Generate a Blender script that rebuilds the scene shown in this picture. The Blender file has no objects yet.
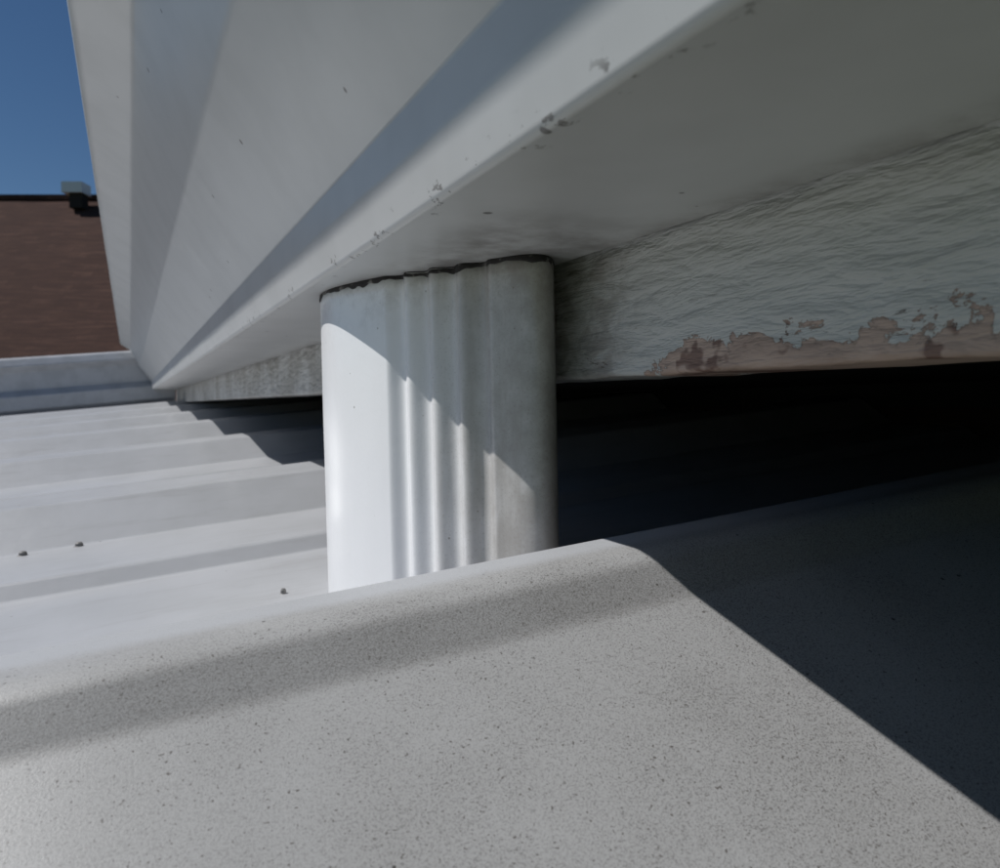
import bpy, math, random
from mathutils import Vector, Matrix, noise as mn
random.seed(4)
S=0.035; H=2.7
ANG=math.atan2(.4198,.9076)
scene=bpy.context.scene
scene.view_settings.view_transform='Standard'; scene.view_settings.look='None'; scene.view_settings.exposure=0
FRAME=Matrix.Translation((0,0,H))@Matrix.Rotation(ANG,4,'Z')@Matrix.Scale(S,4)

# ---------------------------------------------------------------- helpers
def mesh_obj(name,verts,faces,mat,local=True,parent=None,smooth=False):
    me=bpy.data.meshes.new(name); me.from_pydata(verts,[],faces); me.update()
    ob=bpy.data.objects.new(name,me); scene.collection.objects.link(ob)
    if mat: me.materials.append(mat)
    if parent is not None: ob.parent=parent
    elif local: ob.matrix_world=FRAME
    for p in me.polygons: p.use_smooth=smooth
    return ob
def empty(name,local=True):
    e=bpy.data.objects.new(name,None); scene.collection.objects.link(e)
    e.empty_display_size=.1
    if local: e.matrix_world=FRAME
    return e
def fixn(ob):
    import bmesh
    bm=bmesh.new(); bm.from_mesh(ob.data); bmesh.ops.recalc_face_normals(bm,faces=bm.faces); bm.to_mesh(ob.data); bm.free()
def round_poly(pts,rad,seg=6):
    out=[Vector(pts[0])]
    for i in range(1,len(pts)-1):
        p=Vector(pts[i]); a=Vector(pts[i-1])-p; b=Vector(pts[i+1])-p
        r=rad[i] if isinstance(rad,(list,tuple)) else rad
        ra=min(r,a.length*.48); rb=min(r,b.length*.48)
        p0=p+a.normalized()*ra; p2=p+b.normalized()*rb
        for k in range(seg+1):
            u=k/seg; out.append(p0*(1-u)**2+p*2*u*(1-u)+p2*u*u)
    out.append(Vector(pts[-1])); return out
def sweep(name,prof,stations,fn,mat,parent=None,thick=0,closed=False,weighted=True,offset=-1):
    verts=[];faces=[];n=len(prof)
    for a in stations:
        for p in prof: verts.append(fn(p,a))
    m=n if closed else n-1
    for i in range(len(stations)-1):
        for j in range(m):
            k=(j+1)%n
            faces.append((i*n+j,i*n+k,(i+1)*n+k,(i+1)*n+j))
    ob=mesh_obj(name,verts,faces,mat,parent=parent,smooth=True)
    fixn(ob)
    if thick:
        md=ob.modifiers.new('sol','SOLIDIFY'); md.thickness=thick; md.offset=offset
    if weighted:
        md=ob.modifiers.new('wn','WEIGHTED_NORMAL'); md.weight=80; md.keep_sharp=True
    return ob
def lin(a,b,n): return [a+(b-a)*i/n for i in range(n+1)]
def box(name,x0,x1,y0,y1,z0,z1,mat,parent=None,local=True,bev=0):
    v=[(x,y,z) for x in (x0,x1) for y in (y0,y1) for z in (z0,z1)]
    f=[(0,1,3,2),(4,6,7,5),(0,4,5,1),(2,3,7,6),(0,2,6,4),(1,5,7,3)]
    ob=mesh_obj(name,v,f,mat,local=local,parent=parent); fixn(ob)
    if bev:
        md=ob.modifiers.new('b','BEVEL'); md.width=bev; md.segments=3
    return ob

# ---------------------------------------------------------------- node kit
class NT:
    def __init__(s,name):
        s.m=bpy.data.materials.new(name); s.m.use_nodes=True; s.t=s.m.node_tree
        s.b=s.t.nodes['Principled BSDF']; s.co=s.t.nodes.new('ShaderNodeTexCoord').outputs['Object']
    def lk(s,a,b): s.t.links.new(a,b)
    def setin(s,sock,v):
        if hasattr(v,'links'): s.lk(v,sock)
        else: sock.default_value=v
    def math(s,op,a,b=0,c=0,clamp=False):
        n=s.t.nodes.new('ShaderNodeMath'); n.operation=op; n.use_clamp=clamp
        s.setin(n.inputs[0],a); s.setin(n.inputs[1],b); s.setin(n.inputs[2],c); return n.outputs[0]
    def mapping(s,sc=(1,1,1),loc=(0,0,0),rot=(0,0,0)):
        n=s.t.nodes.new('ShaderNodeMapping'); n.inputs['Scale'].default_value=sc; n.inputs['Location'].default_value=loc; n.inputs['Rotation'].default_value=rot
        s.lk(s.co,n.inputs['Vector']); return n.outputs[0]
    def noise(s,scale,detail=2,rough=.55,vec=None,dist=0):
        n=s.t.nodes.new('ShaderNodeTexNoise'); n.inputs['Scale'].default_value=scale; n.inputs['Detail'].default_value=detail
        n.inputs['Roughness'].default_value=rough; n.inputs['Distortion'].default_value=dist
        s.lk(vec if vec is not None else s.co,n.inputs['Vector']); return n.outputs['Fac']
    def vor(s,scale,vec=None,rnd=1):
        n=s.t.nodes.new('ShaderNodeTexVoronoi'); n.inputs['Scale'].default_value=scale; n.inputs['Randomness'].default_value=rnd
        s.lk(vec if vec is not None else s.co,n.inputs['Vector']); return n.outputs['Distance'],n.outputs['Color']
    def mr(s,v,a,b,c=0,d=1,smooth=True):
        n=s.t.nodes.new('ShaderNodeMapRange'); n.interpolation_type='SMOOTHSTEP' if smooth else 'LINEAR'
        s.lk(v,n.inputs[0])
        for i,x in enumerate((a,b,c,d)): s.setin(n.inputs[i+1],x)
        return n.outputs[0]
    def mix(s,f,a,b,mode='MIX'):
        n=s.t.nodes.new('ShaderNodeMix'); n.data_type='RGBA'; n.blend_type=mode
        s.setin(n.inputs[0],f)
        for sock,v in ((n.inputs[6],a),(n.inputs[7],b)):
            if hasattr(v,'links'): s.lk(v,sock)
            else: sock.default_value=(*v,1)
        return n.outputs[2]
    def sep(s):
        n=s.t.nodes.new('ShaderNodeSeparateXYZ'); s.lk(s.co,n.inputs[0]); return n.outputs
    def dots(s,scale,rad,keep):
        d,c=s.vor(scale)
        n=s.t.nodes.new('ShaderNodeSeparateColor'); s.lk(c,n.inputs[0])
        r=s.mr(n.outputs[1],0,1,rad*.35,rad,False)
        inside=s.mr(s.math('DIVIDE',d,r),.7,1.1,1,0)
        return s.math('MULTIPLY',inside,s.math('GREATER_THAN',n.outputs[0],1-keep))
    def bump(s,h,strength,dist,prev=None):
        n=s.t.nodes.new('ShaderNodeBump'); n.inputs['Strength'].default_value=strength; n.inputs['Distance'].default_value=dist
        s.lk(h,n.inputs['Height'])
        if prev is not None: s.lk(prev,n.inputs['Normal'])
        return n.outputs[0]
    def out(s,col,rough=.5,normal=None,spec=.4):
        s.setin(s.b.inputs['Base Color'],col if hasattr(col,'links') else (*col,1)); s.setin(s.b.inputs['Roughness'],rough)
        s.b.inputs['Specular IOR Level'].default_value=spec
        if normal is not None: s.lk(normal,s.b.inputs['Normal'])
        return s.m

# ---------------------------------------------------------------- materials
k=NT('gutter_enamel')
c=k.mix(k.mr(k.noise(1.3,3),.35,.7),(.55,.552,.545),(.51,.513,.505))
c=k.mix(k.math('MULTIPLY',k.dots(3.4,.10,.30),.85),c,(.07,.06,.05))
sx,sy,sz=k.sep()
ed=k.math('ADD',k.math('ABSOLUTE',k.math('SUBTRACT',sx,1.368)),k.math('ABSOLUTE',k.math('SUBTRACT',sz,1.0)))
chip=k.math('MULTIPLY',k.mr(ed,.03,.16,1,0),k.mr(k.noise(4.5,4,.75,k.mapping((2,1,2))),.60,.65))
c=k.mix(k.math('MULTIPLY',chip,.8),c,(.11,.10,.09))
gr=k.math('MULTIPLY',k.mr(sx,2.45,2.8),k.mr(sz,1.3,1.0))
gn=k.noise(2.6,4,.7)
gr=k.math('MULTIPLY',gr,k.mr(gn,.3,.75))
gpp=k.math('MULTIPLY',k.mr(k.math('ABSOLUTE',k.math('SUBTRACT',sy,5.6)),1.2,2.3,.85,0),k.mr(sx,1.5,2.0))
gpp=k.math('MULTIPLY',k.math('MULTIPLY',gpp,k.mr(sz,1.1,1.0)),k.mr(gn,.35,.7))
c=k.mix(k.math('MULTIPLY',k.math('MAXIMUM',gr,gpp),.75),c,(.15,.13,.12))
M_GUT=k.out(c,.34,k.bump(k.noise(.7,2),.15,.005),.5)

k=NT('downpipe_paint')
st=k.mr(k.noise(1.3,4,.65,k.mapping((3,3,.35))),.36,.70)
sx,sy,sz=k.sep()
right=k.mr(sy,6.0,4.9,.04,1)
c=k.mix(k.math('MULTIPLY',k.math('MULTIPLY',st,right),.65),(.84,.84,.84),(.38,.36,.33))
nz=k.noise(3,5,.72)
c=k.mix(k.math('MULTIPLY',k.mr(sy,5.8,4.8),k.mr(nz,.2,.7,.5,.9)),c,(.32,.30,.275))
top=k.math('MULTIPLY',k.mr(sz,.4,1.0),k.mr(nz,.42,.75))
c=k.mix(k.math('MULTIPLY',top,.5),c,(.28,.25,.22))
c=k.mix(k.math('MULTIPLY',k.dots(9,.11,.22),.6),c,(.2,.17,.14))
c=k.mix(k.math('MULTIPLY',k.mr(k.noise(60,2,.6),.56,.7),k.math('MULTIPLY',right,.4)),c,(.3,.28,.25))
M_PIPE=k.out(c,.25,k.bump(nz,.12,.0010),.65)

k=NT('dark_sealant')
M_SEAL=k.out(k.mix(k.mr(k.noise(7,4,.7),.52,.64),(.028,.025,.025),(.20,.19,.18)),.85,None)

k=NT('weathered_flashing')
sx,sy,sz=k.sep()
big=k.noise(1.1,4)
c=k.mix(k.mr(big,.3,.7),(.405,.403,.40),(.365,.362,.357))
zone=k.mr(sx,-1.5,2.0,.22,1)
fine=k.noise(105,3,.85)
zn=k.math('MULTIPLY',zone,k.mr(big,.3,.65,.65,1))
c=k.mix(k.math('MULTIPLY',k.math('MULTIPLY',k.mr(fine,.46,.66),zn),.80),c,(.09,.085,.08))
c=k.mix(k.math('MULTIPLY',k.mr(k.noise(60,1,.5),.69,.73),.8),c,(.08,.07,.06))
c=k.mix(k.math('MULTIPLY',k.dots(7,.095,.45),.9),c,(.05,.043,.037))
band=k.math('MULTIPLY',k.mr(sy,3.36,3.42),k.mr(sy,3.58,3.66,1,0))
c=k.mix(k.math('MULTIPLY',band,k.mr(fine,.35,.65,.10,.6)),c,(.20,.19,.18))
ridge_highlight=k.mr(sy,3.78,3.95)
c=k.mix(k.math('MULTIPLY',ridge_highlight,.75),c,(.45,.46,.48))  # highlight on the top fold painted in as a paler, bluer base colour
M_FLASH=k.out(c,.38,k.bump(fine,.18,.0005),.5)

k=NT('roof_sheet_enamel')
n1=k.noise(1.0,4)
c=k.mix(k.mr(n1,.3,.7),(.41,.415,.43),(.375,.38,.39))
c=k.mix(k.math('MULTIPLY',k.mr(k.noise(3,4,.7,k.mapping((.2,1.6,1))),.52,.72),.3),c,(.27,.265,.26))
c=k.mix(k.math('MULTIPLY',k.dots(3,.06,.2),.6),c,(.12,.11,.10))
M_ROOF=k.out(c,.38,k.bump(n1,.12,.004),.5)
k=NT('screw_metal'); M_SCREW=k.out(k.mix(k.noise(20),(.14,.14,.14),(.24,.23,.22)),.5,None)

k=NT('peeling_paint_timber')
sx,sy,sz=k.sep()
gn=k.noise(1.8,4,.58,k.mapping((1,1.1,5.2)),.2)
wobn=k.noise(3.2,6,.68,k.mapping((1,1,1.6)),.4)
paint=k.mix(k.mr(gn,.3,.7),(.55,.55,.54),(.52,.52,.505))
crack=k.mr(k.noise(3.0,6,.78,k.mapping((1,.8,5.5)),1.0),.635,.650)
low=k.mr(sz,.70,.25,.04,1)
paint=k.mix(k.math('MULTIPLY',crack,k.math('MULTIPLY',low,.9)),paint,(.09,.065,.055))
near=k.mr(k.math('ABSOLUTE',k.math('SUBTRACT',sy,4.8)),.2,1.0,1,0)
dr=k.math('MULTIPLY',near,k.mr(wobn,.38,.62))
paint=k.mix(k.math('MULTIPLY',dr,.55),paint,(.18,.15,.13))
farst=k.math('MULTIPLY',k.mr(sy,6.5,9),k.mr(k.noise(.9,4,.7),.36,.62))
paint=k.mix(k.math('MULTIPLY',farst,.6),paint,(.22,.205,.17))
thr=k.mr(sy,1.6,3.7,.17,.13,False)
thr=k.math('ADD',thr,k.mr(sy,3.7,4.6,0,-.36,False))
wob=k.math('MULTIPLY',k.math('SUBTRACT',wobn,.5),.74)
edge=k.math('SUBTRACT',k.math('ADD',thr,wob),k.math('SUBTRACT',sz,.1785))
peel=k.mr(edge,-.003,.003)
rim=k.math('MULTIPLY',k.mr(edge,-.0,.002),k.mr(edge,.004,.03,1,0))
wood=k.mix(k.mr(gn,.35,.65),(.50,.37,.31),(.40,.29,.24))
wood=k.mix(k.mr(k.noise(1.6,4,.7),.52,.56),wood,(.20,.12,.095))
c=k.mix(peel,paint,wood)
c=k.mix(k.math('MULTIPLY',rim,.5),c,(.10,.08,.07))
hh=k.math('SUBTRACT',k.math('MULTIPLY',gn,1.0),k.math('MULTIPLY',k.math('MAXIMUM',peel,crack),.35))
M_FASC=k.out(c,.46,k.bump(hh,.58,.0038),.4)

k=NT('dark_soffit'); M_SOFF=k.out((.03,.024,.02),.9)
def brickmat(name,c1,c2,mort,scale):
    k=NT(name); n=k.t.nodes.new('ShaderNodeTexBrick'); v=k.mapping((1,1,1),rot=(math.pi/2,0,0))
    k.lk(v,n.inputs['Vector']); n.inputs['Scale'].default_value=scale
    n.inputs['Color1'].default_value=(*c1,1); n.inputs['Color2'].default_value=(*c2,1); n.inputs['Mortar'].default_value=(*mort,1)
    n.inputs['Mortar Size'].default_value=.012
    return k.out(n.outputs['Color'],.85,None)
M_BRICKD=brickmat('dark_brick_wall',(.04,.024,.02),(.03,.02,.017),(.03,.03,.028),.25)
M_BRICK=brickmat('neighbour_brick',(.30,.16,.11),(.24,.12,.09),(.4,.38,.35),4)
k=NT('brown_shingles')
n=k.t.nodes.new('ShaderNodeTexBrick'); k.lk(k.mapping((1,1,1)),n.inputs['Vector'])
n.inputs['Scale'].default_value=1; n.inputs['Brick Width'].default_value=.33; n.inputs['Row Height'].default_value=.145; n.inputs['Mortar Size'].default_value=.004; n.inputs['Mortar Smooth'].default_value=1
n.inputs['Color1'].default_value=(.098,.055,.042,1); n.inputs['Color2'].default_value=(.064,.036,.028,1); n.inputs['Mortar'].default_value=(.04,.024,.02,1)
col=k.mix(k.mr(k.noise(3,5,.75,k.mapping((.6,5,1))),.35,.6),n.outputs['Color'],(.054,.031,.026))
M_SHING=k.out(col,.95,None,.1)
k=NT('roof_tiles_dark'); M_TILE=k.out(k.mix(k.noise(1.5,3),(.08,.05,.04),(.13,.08,.065)),.85)
k=NT('white_trim_paint'); M_TRIM=k.out(k.mix(k.mr(k.noise(1.2,3),.35,.7),(.54,.55,.57),(.46,.47,.485)),.4,None)
k=NT('vent_paint'); M_VENT=k.out(k.mix(k.noise(4),(.85,.85,.85),(.78,.78,.78)),.5)
k=NT('cladding_paint'); M_CLAD=k.out(k.mix(k.noise(.3,3),(.45,.45,.43),(.36,.36,.35)),.6)
k=NT('window_glass'); M_GLASS=k.out((.03,.04,.05),.08,None,.6)
k=NT('grass'); M_GRASS=k.out(k.mix(k.mr(k.noise(1.2,5,.7),.35,.65),(.045,.075,.02),(.09,.11,.04)),.95,None)

# ---------------------------------------------------------------- GUTTER
gp=[(2.79,4.1),(2.79,1.0),(1.368,1.0),(1.297,1.25),(1.287,1.50),(.60,2.42),(.085,3.50),(-.425,3.80),(-.480,3.86),(-.480,3.96),(-.34,3.96),(-.34,3.83)]
gr=[0,.06,.030,.018,.022,.04,.06,.04,.03,.03,.04,0]
prof=round_poly(gp,gr,6)
gutter=empty('rain_gutter')
def gfn(p,a):
    w=.005*mn.noise(Vector((a*.3,p[1]*.7,3.1)))
    return (p[0]+w,a,p[1]+w*.7)
sweep('gutter_trough',prof,lin(-45,56,160),gfn,M_GUT,parent=gutter,thick=.024,offset=0)
cap=[(p[0],56.02,p[1]) for p in prof]
co=mesh_obj('end_cap',cap,[tuple(range(len(cap)))],M_GUT,parent=gutter)
md=co.modifiers.new('s','SOLIDIFY'); md.thickness=.06; md.offset=0
for i,s in enumerate((-20,-2,16,34,50)):
    box('hanger_%d'%(i+1),-.32,2.77,s-.3,s+.3,3.87,3.91,M_TRIM,parent=gutter)

# ---------------------------------------------------------------- DOWNPIPE
A=Vector((1.40,7.16)); B=Vector((2.46,4.43)); ch=(B-A); L=ch.length; cu=ch/L; nn=Vector((cu[1],-cu[0]))
if nn[0]>0: nn=-nn
Ab=Vector((2.0,8.25)); Bb=Vector((2.80,5.16))
def bez(p0,p,p2,n=10): return [p0*(1-u)**2+p*2*u*(1-u)+p2*u*u for u in [i/n for i in range(n+1)]]
pts=[]
fa,fbb=.24,.82
F0,FP,FN=.42,.095,4
def front(f):
    off=.16*(4*f*(1-f))-.09
    if F0<f<F0+FP*FN:
        ph=(f-F0)/FP; off-=.033*(1-math.cos(2*math.pi*ph))
    return A+ch*f+nn*off
dA=(front(fa+.01)-front(fa)).normalized()
cornerA=front(fa)-dA*L*fa*1.0
pts+=bez(cornerA+(Ab-cornerA).normalized()*.55,cornerA,front(fa),16)
for i in range(1,200): pts.append(front(fa+(fbb-fa)*i/200))
cornerB=front(fbb)+cu*L*(1-fbb)*1.0
pts+=bez(front(fbb),cornerB,cornerB+(Bb-cornerB)*.75,14)
pts+=[Bb,Vector((2.80,5.6)),Vector((2.80,6.5)),Vector((2.80,7.8)),Vector((2.6,8.15)),Vector((2.2,8.28)),Vector((1.95,8.15))]
pipe=empty('downpipe')
def pfn(p,z):
    dx=.022*(1-z)
    w=.005*mn.noise(Vector((p[0]*1.5,p[1]*1.5,z*1.3)))
    return (p[0]+dx*.9+w,p[1]-dx*.42+w,z)
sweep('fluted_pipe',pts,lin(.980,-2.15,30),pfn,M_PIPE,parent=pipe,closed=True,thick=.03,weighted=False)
cen=Vector((2.3,6.0)); n=len(pts);vs=[];fs=[]
for i,p in enumerate(pts):
    o=(p-cen).normalized()*.035
    jag=.028+.06*max(0,mn.noise(Vector((p[0]*2.6,p[1]*2.6,1.7)))+.12)+.020*mn.noise(Vector((p[0]*13,p[1]*13,5)))
    jag=max(.014,jag)
    vs.append((p[0]-o[0]*.1,p[1]-o[1]*.1,.990)); vs.append((p[0]+o[0]*.25,p[1]+o[1]*.25,.984-jag*.6)); vs.append((p[0]-o[0]*.1,p[1]-o[1]*.1,.984-jag))
for i in range(n):
    j=(i+1)%n
    for q in (0,1): fs.append((3*i+q,3*j+q,3*j+q+1,3*i+q+1))
so=mesh_obj('sealant_joint',vs,fs,M_SEAL,parent=pipe,smooth=True); fixn(so)

# ---------------------------------------------------------------- HOUSE
fb=empty('wooden_fascia_board')
fp=round_poly([(3.45,.19),(2.835,.1785),(2.835,5.2),(3.45,5.2)],[0,.05,.04,0],5)
sweep('board',fp,lin(-45,57,400),lambda p,a:(p[0]+.012*mn.noise(Vector((a*1.2,p[1]*2,0))),a,p[1]+(.012*mn.noise(Vector((a*2.4,9,0)))if p[1]<.4 else 0)),M_FASC,parent=fb)
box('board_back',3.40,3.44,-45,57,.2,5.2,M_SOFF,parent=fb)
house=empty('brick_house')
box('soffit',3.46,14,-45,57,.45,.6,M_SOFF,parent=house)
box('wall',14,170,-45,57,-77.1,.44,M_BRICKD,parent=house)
rv=[]
for s in (-48,59):
    rv+=[(2.0,s,4.75),(92,s,52),(182,s,4.75),(2.0,s,5.2),(92,s,52.7),(182,s,5.2)]
rf=[(3,4,10,9),(4,5,11,10),(0,6,7,1),(1,7,8,2),(0,3,9,6),(2,8,11,5),(0,1,4,3),(1,2,5,4),(6,9,10,7),(7,10,11,8)]
r=mesh_obj('roof',rv,rf,M_TILE,parent=house); fixn(r)
gv=[(14,-45,.44),(92,-45,48),(170,-45,.44),(14,57,.44),(92,57,48),(170,57,.44)]
mesh_obj('gable_wall',gv,[(0,1,2),(3,5,4)],M_BRICKD,parent=house)

# ---------------------------------------------------------------- LEAN-TO metal roof
G=.032
def rz(t,s): return -2.087+.0975*t+G*(s-5)
shed=empty('ribbed_metal_roof')
pf=[(3.6,0)]
s0=12.6; sp=7.4; RH=.62
i=0
while s0+sp*i<57:
    c0=s0+sp*i
    pf+=[(c0-3.1,0),(c0-2.9,.16),(c0-1.3,.16),(c0-.55,RH),(c0+.55,RH),(c0+1.2,0)]
    if c0+sp<58: pf+=[(c0+2.2,0),(c0+2.35,.09),(c0+2.7,.09),(c0+2.85,0)]
    i+=1
pf.append((58,0))
pr=round_poly(pf,.04,4)
sweep('roof_sheet',pr,lin(-46,13.9,40),lambda p,t:(t,p[0],rz(t,p[0])+p[1]),M_ROOF,parent=shed,thick=.03)
def screw(name,t,s,z,r=.13):
    vs=[];fs=[];N=14
    lay=[(r*1.3,0),(r*1.3,.015),(r*.8,.03),(r*.75,.06),(r*.5,.075)]
    for (rr,zz) in lay:
        for a in range(N):
            th=2*math.pi*a/N; vs.append((t+rr*math.cos(th),s+rr*math.sin(th),z+zz))
    for l in range(len(lay)-1):
        for a in range(N): fs.append((l*N+a,l*N+(a+1)%N,(l+1)*N+(a+1)%N,(l+1)*N+a))
    fs.append(tuple((len(lay)-1)*N+a for a in range(N)))
    return mesh_obj(name,vs,fs,M_SCREW,parent=shed)
q=1
for (t,s,r_,e) in ((-1.2,11.15,.06,.16),(-.6,11.2,.06,.16),(-8,11.1,.06,.16),(1.33,7.9,.035,0)):
    screw('roof_screw_%d'%q,t,s,rz(t,s)+e+.004,r_); q+=1
box('side_wall',-44,13.8,3.2,3.5,-77.1,-6.9,M_CLAD,parent=shed)
box('front_wall',-44,-43.6,3.5,56,-77.1,-6.7,M_CLAD,parent=shed)
box('far_wall',-44,13.8,56.2,56.6,-77.1,-6.7,M_CLAD,parent=shed)

# ---------------------------------------------------------------- foreground flashing
fl=[(-.42,-1.12),(-.30,-1.02),(-.16,-.16),(-.03,.0),(.36,-.004),(.47,-.045),(.67,-.215),(3.05,-1.46),(3.15,-1.62),(3.15,-4.5)]
flr=[0,.05,.06,.05,.045,.04,.045,.1,.08,0]
fr=round_poly(fl,flr,7)
def ffn(p,t):
    w=.007*mn.noise(Vector((t*.5,p[0]*.8,7)))
    return (t,4.096-p[0],-.838+.0975*(t-2.554)+p[1]+w)
verge=empty('roof_edge_flashing')
sweep('folded_sheet',fr,lin(-45,13.9,150),ffn,M_FLASH,parent=verge,thick=.03)

far=empty('roof_edge_flashing.001')
ft=round_poly([(57.5,2.6),(57,3.5),(56.2,3.5),(55.9,2.95),(56.4,2.6),(56.4,1.5),(55.8,1.15),(55.8,.3),(56.5,.05),(56.5,-.9)],[0,.2,.2,.1,.05,.05,.1,.1,.05,0],4)
sweep('folded_sheet_far',ft,lin(-46,2.7,30),lambda p,t:(t,p[0],p[1]+.0975*t-.05),M_TRIM,parent=far,thick=.05)

# ---------------------------------------------------------------- neighbour house (world metres)
nh=empty('neighbour_house',local=False)
def wb(name,*a,mat=None): return box(name,*a,mat,parent=nh,local=False)
wb('walls',-19,5,11.4,20.6,0,2.75,mat=M_BRICK)
ez=2.6; ry=16.0; rzz=H+.256*16
def slope(name,y0,y1,z0,z1):
    ln=math.hypot(y1-y0,z1-z0); W=25
    nx,ny=50,20; vs=[];fs=[]
    for j in range(ny+1):
        for i in range(nx+1):
            vs.append((-20+W*i/nx, ln*j/ny, .012*mn.noise(Vector((i*.6,j*.6,0)))))
    for j in range(ny):
        for i in range(nx): a=j*(nx+1)+i; fs.append((a,a+1,a+nx+2,a+nx+1))
    ob=mesh_obj(name,vs,fs,M_SHING,local=False,parent=nh)
    ob.location=(0,y0,z0); ob.rotation_euler=(math.atan2(z1-z0,y1-y0),0,0)
    md=ob.modifiers.new('s','SOLIDIFY'); md.thickness=.06
    return ob
slope('roof_front',10.8,ry,ez,rzz)
slope('roof_rear',21.2,ry,ez,rzz)
wb('ridge_cap',-20,5,ry-.12,ry+.12,rzz-.06,rzz+.04,mat=M_SHING)
mesh_obj('gables',[(-19,11.4,2.75),(-19,16,rzz-.2),(-19,20.6,2.75),(5,11.4,2.75),(5,16,rzz-.2),(5,20.6,2.75)],[(0,1,2),(3,5,4)],M_BRICK,local=False,parent=nh)
wb('eaves_gutter',-20,5,10.66,10.79,ez-.12,ez,mat=M_TRIM)
for i,x in enumerate((-16,-12,-6,-1)):
    wb('window_frame_%d'%i,x,x+1.5,11.34,11.4,.95,2.15,mat=M_TRIM); wb('window_glass_%d'%i,x+.08,x+1.42,11.32,11.34,1.03,2.07,mat=M_GLASS)
wb('door',-9,-8.1,11.35,11.4,0.02,2.1,mat=M_CLAD)
wb('vent_base',-8.24,-8.00,15.45,15.7,rzz-.32,rzz-.04,mat=M_SOFF)
wb('vent_cap',-8.36,-7.97,15.4,15.75,rzz-.04,rzz+.16,mat=M_VENT)

gsz=600
mesh_obj('ground',[(-gsz,-gsz,0),(gsz,-gsz,0),(gsz,gsz,0),(-gsz,gsz,0)],[(0,1,2,3)],M_GRASS,local=False)

# ---------------------------------------------------------------- light
d=Vector((-.4198,.9076,0)); nv=Vector((.9076,.4198,0))
Ld=(d*.6-nv+Vector((0,0,1.49))).normalized()
sun=bpy.data.lights.new('sun','SUN'); sun.energy=4.1; sun.angle=math.radians(.5); sun.color=(1,.985,.965)
so=bpy.data.objects.new('sun',sun); scene.collection.objects.link(so); so.rotation_euler=Ld.to_track_quat('Z','Y').to_euler(); so.location=(-5,0,9)
w=bpy.data.worlds.new('World'); scene.world=w; w.use_nodes=True
sk=w.node_tree.nodes.new('ShaderNodeTexSky'); sk.sky_type='NISHITA'; sk.sun_disc=False
sk.sun_elevation=math.asin(Ld.z); sk.sun_rotation=math.atan2(Ld.x,Ld.y); sk.air_density=1; sk.dust_density=.1; sk.ozone_density=3; sk.altitude=1500
bg=w.node_tree.nodes['Background']; bg.inputs['Strength'].default_value=.05
hs=w.node_tree.nodes.new('ShaderNodeHueSaturation'); hs.inputs['Saturation'].default_value=1.14
w.node_tree.links.new(sk.outputs[0],hs.inputs['Color']); w.node_tree.links.new(hs.outputs[0],bg.inputs[0])

cam=bpy.data.cameras.new('camera'); co=bpy.data.objects.new('camera',cam); scene.collection.objects.link(co)
co.location=(0,0,H); co.rotation_euler=(math.radians(90-2.08),0,0)
cam.lens=28.8; cam.sensor_width=36; cam.clip_start=.004; cam.clip_end=3000
cam.dof.use_dof=True; cam.dof.focus_distance=.18; cam.dof.aperture_fstop=45
scene.camera=co
